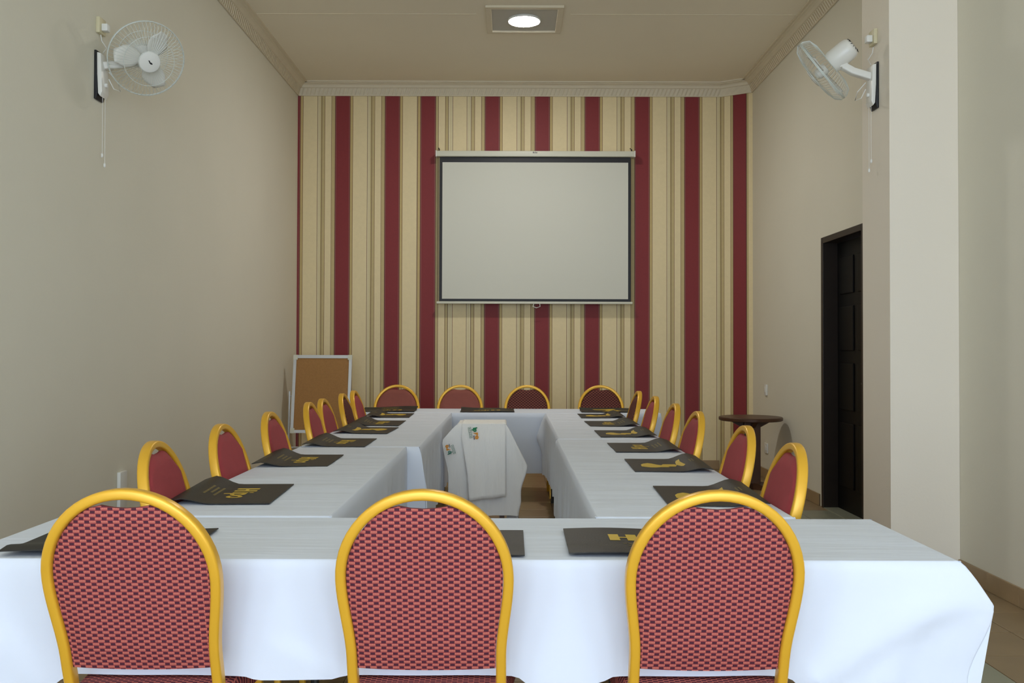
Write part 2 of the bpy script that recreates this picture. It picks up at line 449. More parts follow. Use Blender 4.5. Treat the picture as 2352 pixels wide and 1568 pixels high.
hd = MB(); hd.tube([(xd, 6.98, 1.05), (xd-0.05, 6.98, 1.05), (xd-0.05, 7.09, 1.05)], 0.009, 8)
hd.build('door_handle', DKMETAL, leaf)
th = MB(); th.box(XR-0.01, XR+T, DY0+e, DY1-e, -0.004, 0.006); th.build('threshold', TILE2, door, smooth=0)

# ------------------------------------------------------------------ recessed ceiling lamps
def ceiling_lamp(x, y, label):
    t = thing('ceiling_lamp', label, 'ceiling light', (x, y, ZC), 0, 'round lamps set in square ceiling panels')
    o, i = 0.335, 0.285
    fr = MB()
    fr.box(-o, o, -o, -i, -0.022, -0.0005); fr.box(-o, o, i, o, -0.022, -0.0005)
    fr.box(-o, -i, -i, i, -0.022, -0.0005); fr.box(i, o, -i, i, -0.022, -0.0005)
    fr.build('panel_frame', CORN, t, smooth=0, bevel=0.004)
    pl = MB(); pl.box(-i, i, -i, i, -0.006, -0.0005); pl.build('panel', PIT, t, smooth=0)
    rim = MB(); rim.lathe([(0.142, -0.006), (0.146, -0.010), (0.146, -0.022), (0.138, -0.026), (0.137, -0.014)], 40)
    rim.build('rim', WHITEP, t)
    ls = MB(); ls.lathe([(0.137, -0.012), (0.137, -0.024), (0.12, -0.028), (0.0001, -0.030)], 40)
    ls.build('diffuser', LAMP, t)
ceiling_lamp(0.10, 8.22, 'lit round lamp in a square ceiling panel in front of the screen')

# ------------------------------------------------------------------ projector screen
YS = 10.13
def S(x, y, Y=YS): return ((x-1176)*Y/F, HC + (803-y)*Y/F)
sc = thing('projector_screen', 'white pull-down projector screen with black border on the striped wall', 'screen', (0, YS, 0))
x0, zt = S(1000, 345.5); x1, zb = S(1458, 358.5)
m = MB(); m.box(x0, x1, -0.02, 0.075, zb, zt); m.build('housing', CASE, sc, smooth=30, bevel=0.01)
for xx in (x0-0.004, x1-0.008):
    m = MB(); m.box(xx, xx+0.012, -0.022, 0.08, zb-0.003, zt+0.003); m.build('end_cap', WHITEP, sc, smooth=0, bevel=0.003)
for xx in (x0+0.03, x1-0.03):
    m = MB(); m.tube([(xx, 0.03, zt), (xx, 0.05, zt+0.03), (xx-0.01, 0.09, zt+0.05)], 0.006, 6); m.build('hook', DKMETAL, sc)
bx0, bz1 = S(1008, 357); bx1, bz0 = S(1449, 693)
m = MB(); m.box(bx0, bx1, 0.016, 0.0185, bz0, bz1); m.build('black_border', BLACK, sc, smooth=0)
wx0, wz1 = S(1014.5, 371); wx1, wz0 = S(1443, 686)
m = MB(); m.box(wx0, wx1, 0.0145, 0.0165, wz0, wz1); m.build('white_surface', SCRW, sc, smooth=0)
rx0, rz1 = S(1002, 692); rx1, rz0 = S(1453, 697.5)
m = MB(); m.box(rx0, rx1, 0.0, 0.032, rz0, rz1); m.build('bottom_bar', CASE, sc, bevel=0.006)
cx, cz = S(1233, 697)
m = MB(); m.tube([(cx-0.03, 0.01, cz+0.005), (cx-0.045, 0.0, cz-0.03), (cx-0.005, 0, cz-0.045), (cx+0.035, 0.0, cz-0.03), (cx+0.03, 0.01, cz+0.005)], 0.004, 6)
m.build('pull_cord', WHITEP, sc)
lx, lz = S(1228, 349.5)
m = MB()
for k, (a, b) in enumerate(((-0.024, 0.011), (-0.010, 0.006), (0.0, 0.008), (0.013, 0.010))):
    m.box(lx+a, lx+a+b*0.9, -0.0225, -0.020, lz-0.008, lz+0.008 - 0.004*(k % 2))
m.build('maker_mark', DKMETAL, sc, smooth=0)

# ------------------------------------------------------------------ tables and tablecloths
ZT = 0.757
def table(label, x0, x1, y0, y1, zt=ZT):
    t = thing('folding_table', label, 'table', ((x0+x1)/2, (y0+y1)/2, 0), 0, 'tables under the white cloths')
    hx, hy = (x1-x0)/2-0.012, (y1-y0)/2-0.012
    b = MB(); b.box(-hx, hx, -hy, hy, zt-0.03, zt-0.002); b.build('tabletop', WOOD, t, smooth=0, bevel=0.004)
    for sx in (-1, 1):
        for sy in (-1, 1):
            l = MB(); l.tube([(sx*(hx-0.06), sy*(hy-0.06), zt-0.03), (sx*(hx-0.05), sy*(hy-0.05), 0)], 0.014, 10)
            l.build('leg', DKMETAL, t)
    return t
def cloth(label, x0, x1, y0, y1, hem, folds=(), ears=(), zt=ZT, mt=None, step=0.03, rows=16, slack=0.004, wr=0.0015, name='tablecloth', group='white tablecloths', cat='tablecloth', topmat=None, creases=()):
    """hem(side, x, y) -> hem height; folds: list of (wavelength, amplitude, phase); ears: (cx, cy, reach, peak_drop, end_drop, end_out)"""
    b = MB(); r = 0.008
    per = []
    def edge(side, ax, ay, bx, by, nx, ny):
        L = math.hypot(bx-ax, by-ay); n = max(2, int(L/step))
        for i in range(n): u = i/n; per.append((ax+(bx-ax)*u, ay+(by-ay)*u, nx, ny, side))
    def corner(cx, cy, a0, side):
        for i in range(4):
            a = a0 + PI/2*i/4; per.append((cx, cy, math.cos(a), math.sin(a), side))
    edge('-y', x0, y0, x1, y0, 0, -1); corner(x1, y0, -PI/2, '-y')
    edge('+x', x1, y0, x1, y1, 1, 0); corner(x1, y1, 0, '+x')
    edge('+y', x1, y1, x0, y1, 0, 1); corner(x0, y1, PI/2, '+y')
    edge('-x', x0, y1, x0, y0, -1, 0); corner(x0, y0, PI, '-x')
    n = len(per); ring = []
    for j in range(rows+2):
        row = []
        for k, (px_, py_, nx, ny, side) in enumerate(per):
            ox_ = oy_ = 0.0; hz = hem(side, px_, py_); drop = max(0.004, zt - hz)
            if j == 0: off, z = -r, zt
            elif j == 1: off, z = -r*0.29, zt - r*0.29
            else:
                u = (j-1)/rows; d = r + (drop - r)*u; z = zt - d
                s = px_*1.0 + py_*1.0
                off = slack*min(1, d/0.05)
                amp = sm(d/0.35)
                for (wl, a, ph) in folds: off += amp*a*math.sin(2*PI*s/wl + ph + 1.3*d)
                if side == '-y':
                    for (cx0, cd0, cx1, cd1, ca, cw) in creases:
                        vx, vd = cx1-cx0, cd1-cd0; tt = max(0, min(1, ((px_-cx0)*vx + (d-cd0)*vd)/(vx*vx+vd*vd)))
                        q = math.hypot(px_-cx0-vx*tt, d-cd0-vd*tt); sg_ = (px_-cx0)*vd - (d-cd0)*vx
                        off += ca*math.exp(-(q/(cw*(0.45 if sg_ > 0 else 1.0)))**2)*sm(tt*3+0.2)
                for (ex, ey, reach, pk, end, eo, rad, dx_, dy_) in ears:
                    q = math.hypot(px_-ex, py_-ey)
                    if q < rad:
                        g = reach*(d/pk) if d < pk else eo + (reach-eo)*(1 - sm((d-pk)/(end-pk)))
                        g *= 1-sm(q/rad); ox_ += dx_*g; oy_ += dy_*g
            row.append(len(b.v)); b.v.append((px_+nx*off+ox_, py_+ny*off+oy_, z))
        ring.append(row)
    for A, B in zip(ring[:-1], ring[1:]):
        for k in range(n): q = (k+1) % n; b.f.append((A[k], A[q], B[q], B[k])); b.mi.append(0)
    # top sheet
    nx = max(4, int((x1-x0)/0.04)); ny = max(4, int((y1-y0)/0.04)); k0 = len(b.v)
    for j in range(ny+1):
        for i in range(nx+1):
            u, v = i/nx, j/ny; X = x0+r+(x1-x0-2*r)*u; Y = y0+r+(y1-y0-2*r)*v
            e = min(1, min(u, 1-u)*nx*0.4)*min(1, min(v, 1-v)*ny*0.4)
            z = zt + e*wr*(math.sin(Y*21+1.5*math.sin(X*3)) + 0.8*math.sin(Y*9.5 + X*4 + 1) + 0.7*math.sin(X*17 - Y*5))
            b.v.append((X, Y, max(z, zt - 0.0005)))
    for j in range(ny):
        for i in range(nx):
            a = k0 + j*(nx+1)+i; b.f.append((a, a+1, a+nx+2, a+nx+1)); b.mi.append(1)
    o = b.build(name, [mt or CLOTH_S, topmat or CLOTH], smooth=60)
    return tag(o, label, cat, group)

# front table, nearest the camera
FX0, FX1, FY0, FY1 = -1.462, 1.163, 2.425, 3.035
NEARX = (-0.906, -0.207, 0.4855)
def hem_front(side, x, y):
    if side == '-y':
        base = 0.452 if x < -0.1 else (0.440 if x < 0.4 else 0.32)
        if -0.16 < x < 0.30: base = 0.452 - 0.014*math.sin((x+0.16)/0.46*PI)
        if x > 0.70: base = 0.452 - 0.20*sm((x-0.70)/0.25)
        if x < -1.14: base = 0.452 - 0.20*sm((-1.14-x)/0.2)
        for c in NEARX:
            if abs(x-c) < 0.26: base = base + (0.4615-base)*(1-sm((abs(x-c)-0.215)/0.045))
        return base
    if side == '+y': return ZT-0.10
    return 0.635
table('table under the white cloth nearest the camera', FX0, FX1, FY0, FY1)
cloth('white cloth on the long front table behind the three big chairs', FX0, FX1, FY0, FY1, hem_front,
      folds=((0.83, 0.006, 0.4), (0.37, 0.004, 2.0)),
      ears=((FX1, FY0, 0.068, 0.108, 0.31, 0.004, 0.22, 1, -0.25), (FX0, FY0, 0.08, 0.12, 0.34, 0.02, 0.22, -1, -0.25)), wr=0.0012, rows=26, step=0.02,
      creases=((1.15, 0.06, 0.80, 0.30, 0.014, 0.06), (0.80, 0.30, 0.71, 0.33, 0.012, 0.04), (1.05, 0.08, 0.96, 0.36, 0.008, 0.05), (-1.45, 0.05, -1.18, 0.33, 0.012, 0.06), (-1.40, 0.02, -1.30, 0.33, 0.008, 0.05), (-0.63, 0.20, -0.42, 0.31, 0.006, 0.05)))
# left run
LX0 = -1.185
table('table under the nearer white cloth on the left run', LX0, -0.585, 3.055, 5.22)
cloth('nearer white cloth on the left run, beside the beige wall', LX0, -0.585, 3.055, 5.22,
      lambda s, x, y: 0.50 if s == '-x' else (0.27 if s == '+x' else ZT-0.05), folds=((0.17, 0.010, 0.3), (0.075, 0.005, 1.0), (0.6, 0.008, 0)))
table('table under the farther white cloth on the left run', LX0, -0.515, 5.24, 8.03)
cloth('farther white cloth on the left run, in front of the cork board', LX0, -0.515, 5.24, 8.03,
      lambda s, x, y: 0.50 if s == '-x' else (0.25 if s == '+x' else (0.25 if s == '-y' and x > -0.64 else ZT-0.05)), folds=((0.21, 0.010, 0.9), (0.09, 0.004, 0.5)),
      ears=((-0.515, 5.24, 0.05, 0.25, 0.6, 0.05, 0.14, 0.9, -0.4),))
# right run
RX1 = 0.925
table('table under the nearer white cloth on the right run', 0.272, RX1, 3.055, 5.71)
cloth('nearer white cloth on the right run of tables', 0.272, RX1, 3.055, 5.71,
      lambda s, x, y: 0.50 if s == '+x' else (0.30 if s == '-x' else ZT-0.05), folds=((0.19, 0.009, 1.3), (0.08, 0.004, 0.2), (0.7, 0.008, 1)),
      ears=((0.272, 5.71, 0.03, 0.3, 0.6, 0.03, 0.12, -1, 0),))
table('table under the farther white cloth on the right run', 0.285, RX1, 5.73, 8.03)
cloth('farther white cloth on the right run, with a loose hanging corner', 0.285, RX1, 5.73, 8.03,
      lambda s, x, y: 0.50 if s == '+x' else (0.40 - 0.16*(y-5.73)/2.3 if s == '-x' else ZT-0.05), folds=((0.19, 0.009, 0.1), (0.10, 0.005, 2.2)),
      ears=((0.285, 8.03, 0.075, 0.20, 0.36, 0.02, 0.3, -1, 0), (0.285, 5.73, 0.03, 0.3, 0.5, 0.02, 0.2, -1, 0)))
# far table
BX0, BX1, BY0, BY1 = -1.36, 1.285, 8.06, 8.64
table('table under the white cloth before the striped wall', BX0, BX1, BY0, BY1)
cloth('white cloth on the far cross table below the screen', BX0, BX1, BY0, BY1,
      lambda s, x, y: 0.24 if s == '-y' else (0.50 if s == '+y' else 0.36), folds=((0.9, 0.005, 0.3), (0.33, 0.003, 1)))

# ------------------------------------------------------------------ banquet chairs
ZTOP, ZW, SEAT = 0.974, 0.752, 0.455
HW = 0.2005                       # half width to the middle of the tube at the widest point
def half(z):
    if z >= ZW: return HW*math.sqrt(max(0, 1-((z-ZW)/(ZTOP-0.013-ZW))**2))
    return 0.1825 + (HW-0.1825)*sm((z-0.55)/(ZW-0.55))
def lean(z):
    t = (z-0.47)/(ZTOP-0.47)
    return -0.145*(max(0, t)**0.92) if z > 0.47 else 0.0
def frame_path():
    L = []
    for k in range(14): z = 0.44 + (ZW-0.44)*k/14; L.append((half(z), lean(z), z))
    R = [(-x, y, z) for x, y, z in reversed(L)]
    A = []
    for k in range(29):
        a = PI*k/28; z = ZW + (ZTOP-0.013-ZW)*math.sin(a); A.append((HW*math.cos(a), lean(z), z))
    return L + A + R
def panel_mesh(front, back):
    b = MB(); inner = 0.0135; nu, nl, nh = 20, 10, 12
    zt_in = ZTOP-0.026
    us = [-math.cos(PI*i/nu) for i in range(nu+1)]
    def gap(x): return 0.022*max(0, 1-(x/0.066)**2)
    cols = []
    for u in us:
        col = []
        for k in range(nl+1):
            z = 0.518 + (ZW-0.518)*k/nl
            if k == 0: z -= 0.006*(1-u*u)
            col.append(((half(z)-inner)*u, z))
        w_ = HW-inner; x = w_*u
        ztop = ZW + (zt_in-ZW)*math.sqrt(max(0, 1-u*u)) - gap(x)
        for k in range(1, nh+1): col.append((x, ZW + max(0.0004*k, (ztop-ZW)*k/nh)))
        cols.append(col)
    n = len(cols[0]); idx = {}
    for side, sg in ((0, 1), (1, -1)):
        for i, col in enumerate(cols):
            for k, (x, z) in enumerate(col):
                e = min(1, (1-abs(us[i]))*5)*min(1, k/2.0)*min(1, (n-1-k)/2.0)
                th = (0.007 + 0.013*sm(e)) if sg > 0 else (0.006 + 0.006*sm(e))
                idx[side, i, k] = len(b.v); b.v.append((x, lean(z) + sg*th, z))
    for side in (0, 1):
        for i in range(nu):
            for k in range(n-1):
                q = [idx[side, i, k], idx[side, i+1, k], idx[side, i+1, k+1], idx[side, i, k+1]]
                b.f.append(tuple(q if side else q[::-1])); b.mi.append(side)
    border = [(i, 0) for i in range(nu+1)] + [(nu, k) for k in range(1, n)] + [(i, n-1) for i in range(nu-1, -1, -1)] + [(0, k) for k in range(n-2, 0, -1)]
    for q in range(len(border)):
        a, c = border[q], border[(q+1) % len(border)]
        b.f.append((idx[0, a[0], a[1]], idx[0, c[0], c[1]], idx[1, c[0], c[1]], idx[1, a[0], a[1]])); b.mi.append(0)
    return b
def make_chair(front):
    t = thing('banquet_chair', '', 'chair')
    sec = rrect(0.0125, 0.018, 0.007)
    f = MB(); f.sweep(frame_path(), sec, (0, 1, 0)); f.build('back_frame', GOLD, t, smooth=50)
    panel_mesh(front, FAB).build('backrest', [front, FAB], t, smooth=60)
    s = MB(); k = 8
    out = []
    for (x, y) in ((-0.185, -0.035), (0.185, -0.035), (0.225, 0.30), (0.19, 0.375), (-0.19, 0.375), (-0.225, 0.30)): out.append((x, y))
    lay = [(0.90, SEAT-0.065), (1.0, SEAT-0.055), (1.0, SEAT-0.018), (0.97, SEAT-0.004), (0.88, SEAT)]
    # finer outline
    ol = []
    for i in range(len(out)):
        a, c = out[i], out[(i+1) % len(out)]
        for q in range(4): ol.append((a[0]+(c[0]-a[0])*q/4, a[1]+(c[1]-a[1])*q/4))
    rows_ = []
    for sc_, z in lay:
        rows_.append([len(s.v)+i for i in range(len(ol))]); s.v += [(x*sc_, 0.16+(y-0.16)*sc_, z) for x, y in ol]
    for A, B in zip(rows_[:-1], rows_[1:]):
        for i in range(len(ol)): q = (i+1) % len(ol); s.f.append((A[i], A[q], B[q], B[i])); s.mi.append(0)
    s.f.append(tuple(rows_[-1])); s.mi.append(0); s.f.append(tuple(reversed(rows_[0]))); s.mi.append(0)
    s.build('seat', FABS, t, smooth=50)
    for sx in (-1, 1):
        l = MB(); l.sweep([(sx*0.1825, 0.0, 0.44), (sx*0.184, -0.005, 0.36), (sx*0.19, -0.05, 0.15), (sx*0.195, -0.085, 0.0)], sec, (0, 1, 0)); l.build('leg', GOLD, t)
        l = MB(); l.sweep([(sx*0.19, 0.33, 0.40), (sx*0.195, 0.345, 0.2), (sx*0.20, 0.355, 0.0)], rrect(0.0115, 0.0115, 0.005), (0, 1, 0)); l.build('leg', GOLD, t)
        l = MB(); l.sweep([(sx*0.1825, 0.0, 0.388), (sx*0.19, 0.33, 0.388)], rrect(0.010, 0.008, 0.004), (0, 0, 1)); l.build('seat_rail', GOLD, t)
    return t
protos = {'red': None, 'brown': None, 'dark': None}
def chair(kind, x, y, rz, label, group):
    if protos[kind] is None:
        protos[kind] = o = make_chair({'red': RED, 'brown': BRN, 'dark': DRK}[kind])
    else:
        o = copy_tree(protos[kind])
    o.location = (x, y, 0); o.rotation_euler = (0, 0, rz); o['label'] = label; o['category'] = 'chair'; o['group'] = group
    return o
G = 'gold-framed banquet chairs'
chair('red', NEARX[0], 2.335, 0.0, 'large gold-framed chair back nearest the camera, leftmost of the front three', G)
chair('red', NEARX[1], 2.335, 0.0, 'large gold-framed chair back nearest the camera, middle of the front three', G)
chair('red', NEARX[2], 2.335, 0.0, 'large gold-framed chair back nearest the camera, rightmost of the front three', G)
LXC = -1.118
nth = ['nearest', 'second', 'third', 'fourth', 'fifth', 'sixth', 'farthest']
for k, (y, kd) in enumerate(((3.33, 'red'), (4.09, 'red'), (4.90, 'red'), (5.80, 'red'), (6.22, 'red'), (6.95, 'dark'), (7.45, 'red'))):
    chair(kd, LXC - (0.012 if k < 3 else -0.0), y, -PI/2 + (0.03, -0.02, 0.0, 0.02, 0.0, 0.02, 0.0)[k],
          ('dark-backed banquet chair, sixth from the camera along the left wall side' if k == 5 else
           'red banquet chair on the left wall side, %s from the camera' % nth[k]), G)
RXC = 0.862
for k, (y, kd) in enumerate(((3.32, 'red'), (4.08, 'red'), (5.03, 'red'), (5.76, 'red'), (6.67, 'red'), (7.50, 'dark'))):
    chair(kd, RXC + (0.0, 0.02, 0.0, 0.005, 0.02, 0.015)[k], y, PI/2 + (-0.02, 0.0, 0.02, 0, 0, 0)[k],
          ('dark-backed banquet chair at the far end of the right side' if k == 5 else
           'red banquet chair on the right door side, %s from the camera' % nth[k]), G)
for x, kd, lb in ((-1.062, 'brown', 'banquet chair at the far table, beside the cork board, leftmost of four'),
                  (-0.478, 'brown', 'banquet chair at the far table, second from the cork board'),
                  (0.142, 'dark', 'dark lattice-backed chair at the far table, behind the central stand'),
                  (0.822, 'dark', 'dark lattice-backed chair at the far table, rightmost of four')):
    chair(kd, x, 8.56, PI, lb, G)

# ------------------------------------------------------------------ black mats with gold print
MW, MD = 0.47, 0.348
def mat_z(x, y, la, lb, bow):
    t = sm((-y - 0.03)/0.105) - 0.42*sm((-y - 0.128)/0.05); f = x/MW + 0.5
    z = 0.0025 + t*(la*(1-f) + lb*f)
    z += bow*(0.5+0.5*math.cos(2*PI*(f-0.25)))*0.5
    return z
def text_mesh(body, size, off):
    cu = bpy.data.curves.new('t', 'FONT'); cu.body = body; cu.size = size; cu.offset = off
    cu.align_x = 'CENTER'; cu.align_y = 'CENTER'; cu.resolution_u = 3
    ob = bpy.data.objects.new('t', cu); C.objects.link(ob)
    dg = bpy.context.evaluated_depsgraph_get(); dg.update()
    me = bpy.data.meshes.new_from_object(ob.evaluated_get(dg))
    vs = [tuple(v.co) for v in me.vertices]; fs = [tuple(p.vertices) for p in me.polygons]
    bpy.data.objects.remove(ob); bpy.data.curves.remove(cu); bpy.data.meshes.remove(me)
    return vs, fs
TXT = text_mesh('ipo', 0.115, 0.0025)
# the wide slab H: two blocks and a thin bar
A0, A1, A2, A3 = -0.112, -0.083, -0.062, -0.033
HV = [(A0, -0.042), (A1, -0.042), (A1, -0.006), (A2, -0.006), (A2, -0.042), (A3, -0.042), (A3, 0.042), (A2, 0.042), (A2, 0.006), (A1, 0.006), (A1, 0.042), (A0, 0.042)]
def crop_to_mat(x, y):
    v = (y - (395 - 20*(x-370)/1430)) / 245.0; v = max(0, min(1, v))
    xl = 370 + 330*v; xr = 1800 + 455*v; u = (x-xl)/(xr-xl)
    return (MW*(0.5 - v), MD*(0.5 - u))
EMB = [crop_to_mat(*p) for p in ((765,515),(800,495),(880,482),(960,488),(1080,510),(1180,520),(1200,500),(1440,498),(1480,515),(1440,470),(1440,447),(1500,437),(1530,470),(1600,502),(1670,530),(1640,545),(1590,540),(1490,513),(1480,540),(1330,542),(1365,555),(1200,556),(1100,566),(980,567),(800,550))]
def placemat(x, y, rz, label, variant, la=0.012, lb=0.012, bow=0.0, zt=ZT):
    t = thing('placemat', label, 'placemat', (x, y, zt + 0.0035), rz, 'black mats with gold lettering')
    b = MB(); nx, ny = 20, 16; th_ = 0.003; k0 = {}
    for s in (0, 1):
        for j in range(ny+1):
            for i in range(nx+1):
                X = MW*(i/nx-0.5); Y = MD*(j/ny-0.5)
                k0[s, i, j] = len(b.v); b.v.append((X, Y, mat_z(X, Y, la, lb, bow) - (0.0 if s == 0 else th_)))
    for s in (0, 1):
        for j in range(ny):
            for i in range(nx):
                q = [k0[s, i, j], k0[s, i+1, j], k0[s, i+1, j+1], k0[s, i, j+1]]; b.f.append(tuple(q if s == 0 else q[::-1])); b.mi.append(0)
    bd = [(i, 0) for i in range(nx)] + [(nx, j) for j in range(ny)] + [(i, ny) for i in range(nx, 0, -1)] + [(0, j) for j in range(ny, 0, -1)]
    for q in range(len(bd)):
        a, c = bd[q], bd[(q+1) % len(bd)]; b.f.append((k0[0, a[0], a[1]], k0[1, a[0], a[1]], k0[1, c[0], c[1]], k0[0, c[0], c[1]])); b.mi.append(0)
    b.build('mat_sheet', MATBLK, t, smooth=60)
    def put(vs, fs, name, mt, dx=0, dy=0, sx=1, sy=1):
        pm = MB(); pm.v = [(v[0]*sx+dx, v[1]*sy+dy, mat_z(v[0]*sx+dx, v[1]*sy+dy, la, lb, bow)+0.0009) for v in vs]
        pm.f = fs; pm.mi = [0]*len(fs); pm.build(name, mt, t, smooth=0)
    if variant == 'text':
        pv = [(p[0], p[1]) for p in HV]; n = len(pv)
        # slab H split into three convex pieces
        hv = [HV[0], HV[1], HV[10], HV[11], HV[4], HV[5], HV[6], HV[7], HV[2], HV[3], HV[8], HV[9]]
        put(hv, [(0, 1, 2, 3), (4, 5, 6, 7), (8, 9, 10, 11)], 'letter_h', PRINT, 0.0, 0.028)
        put(TXT[0], TXT[1], 'lettering', PRINT, 0.052, 0.026, 0.95, 1.0)
        k = 0
        lines = []
        for r_, (a, c) in enumerate(((-0.08, 0.07), (-0.06, 0.05), (-0.07, 0.075))):
            xx = a
            while xx < c:
                wv = random.uniform(0.006, 0.016); yy = -0.062 - 0.017*r_
                lines.append([(xx, yy), (xx+wv, yy), (xx+wv, yy+0.008), (xx, yy+0.008)]); xx += wv + 0.004
        vs = [p for q in lines for p in q]; fs = [tuple(range(4*i, 4*i+4)) for i in range(len(lines))]
        put(vs, fs, 'small_print', PRINT2)
    else:
        put(EMB, [tuple(range(len(EMB)))], 'emblem', PRINT)
        lines = [[(-0.02+0.012*i, -0.125+0.012*j), (-0.012+0.012*i, -0.125+0.012*j), (-0.012+0.012*i, -0.119+0.012*j), (-0.02+0.012*i, -0.119+0.012*j)] for i in range(6) for j in range(2)]
        vs = [p for q in lines for p in q]; fs = [tuple(range(4*i, 4*i+4)) for i in range(len(lines))]
        put(vs, fs, 'small_print', PRINT2)
    return t
placemat(-1.105, 2.625, 0.03, 'black mat partly behind the leftmost big chair on the front table', 'text', 0.014, 0.016, 0.01)
placemat(-0.20, 2.625, 0.0, 'black mat behind the middle big chair on the front table', 'emblem', 0.008, 0.004, 0.0)
placemat(0.388, 2.635, -0.01, 'black mat with a bold gold H, half behind the rightmost big chair', 'text', 0.004, 0.004, 0.012)
LM = ((3.50, 'text'), (4.55, 'text'), (5.43, 'text'), (6.25, 'emblem'), (6.86, 'text'), (7.68, 'emblem'))
for k, (y, v) in enumerate(LM):
    xi = (-0.856, -0.853, -0.815, -0.79, -0.80, -0.82)[k]
    placemat(xi - MD/2, y, -PI/2 + (0.05, 0.02, 0.0, -0.04, 0.0, 0.02)[k],
             'black mat with gold %s on the left run, %s from the camera' % ('lettering' if v == 'text' else 'emblem', ('nearest', 'second', 'third', 'fourth', 'fifth', 'farthest')[k]),
             v, 0.034, 0.018)
RM = ((3.48, 'emblem'), (4.40, 'emblem'), (5.20, 'text'), (6.05, 'emblem'), (6.87, 'text'), (7.68, 'emblem'))
for k, (y, v) in enumerate(RM):
    placemat(0.553 + MD/2, y, PI/2 + (-0.03, -0.02, 0, 0, 0.02, 0)[k],
             'black mat with gold %s on the right run, %s from the camera' % ('lettering' if v == 'text' else 'emblem', ('nearest', 'second', 'third', 'fourth', 'fifth', 'farthest')[k]),
             v, 0.016, 0.030)
placemat(-1.08, 8.28, PI, 'black mat at the left end of the far table', 'text', 0.028, 0.016, 0.01)
placemat(-0.215, 8.28, PI+0.02, 'black mat in the middle of the far table', 'text', 0.004, 0.022, 0.012)
placemat(0.84, 8.28, PI, 'black mat at the right end of the far table', 'emblem', 0.012, 0.02, 0.01)

# ------------------------------------------------------------------ draped stand in the aisle
SX0, SX1, SY0, SY1, SZ = -0.392, -0.04, 6.75, 7.09, 0.768
st = thing('side_stand', 'small dark stand hidden under white cloths in the aisle', 'table', ((SX0+SX1)/2, (SY0+SY1)/2, 0))
hx, hy = (SX1-SX0)/2-0.01, (SY1-SY0)/2-0.01
m = MB(); m.box(-hx, hx, -hy, hy, SZ-0.03, SZ-0.004); m.build('stand_top', WOOD, st, smooth=0)
for sx in (-1, 1):
    for sy in (-1, 1):
        m = MB(); m.box(sx*(hx-0.02)-0.017, sx*(hx-0.02)+0.017, sy*(hy-0.02)-0.017, sy*(hy-0.02)+0.017, 0, SZ-0.03); m.build('leg', WOOD, st, smooth=0)
cl = cloth('white cotton cloth draped to the floor over the aisle stand', SX0, SX1, SY0, SY1,
      lambda s, x, y: 0.11 if s == '-y' else 0.07, folds=((0.16, 0.010, 0.4), (0.07, 0.005, 1.4)),
      ears=((SX0, SY0, 0.105, 0.12, 0.40, 0.06, 0.13, -1, -0.15), (SX1, SY0, 0.13, 0.30, 0.50, 0.075, 0.15, 1, -0.1), (SX1, SY0, 0.02, 0.55, 0.66, 0.0, 0.1, 1, 0)), zt=SZ, mt=NAPKIN, topmat=NAPKIN, step=0.012, rows=26,
      name='draped_cloth', group='white cloths on the aisle stand', cat='cloth')
def overlay():
    b = MB(); x0, x1 = SX0+0.03, SX1-0.004; n, r_ = 24, 30; idx = []
    total = 0.30 + 0.50
    for j in range(r_+1):
        row = []; d = total*j/r_
        for i in range(n+1):
            u = i/n; x = x0 + (x1-x0)*u
            if d < 0.28: y, z = SY1-0.03-d, SZ+0.006
            elif d < 0.30:
                a = (d-0.28)/0.02*PI/2; y, z = SY1-0.31-0.034*math.sin(a), SZ+0.006-0.016*(1-math.cos(a))
            else:
                dd = (d-0.30)*(1.0 + 0.06*(1-u)); y = SY1-0.344 - 0.010*sm(dd/0.3)*math.sin(u*11+0.5) - 0.022*sm(dd/0.1) - 0.11*dd; z = SZ-0.010-dd
                x = x0 + (x1-x0)*u + 0.055*sm(dd/0.5)*(1-u)
            row.append(len(b.v)); b.v.append((x, y, z))
        idx.append(row)
    for A, B in zip(idx[:-1], idx[1:]):
        for i in range(n): b.f.append((A[i], A[i+1], B[i+1], B[i])); b.mi.append(0)
    o = b.build('overlay_cloth', NAPKIN, smooth=60)
    md = o.modifiers.new('thickness', 'SOLIDIFY'); md.thickness = 0.003
    return tag(o, 'white cloth with a green and orange logo over the aisle stand', 'cloth', 'white cloths on the aisle stand')
ov = overlay()
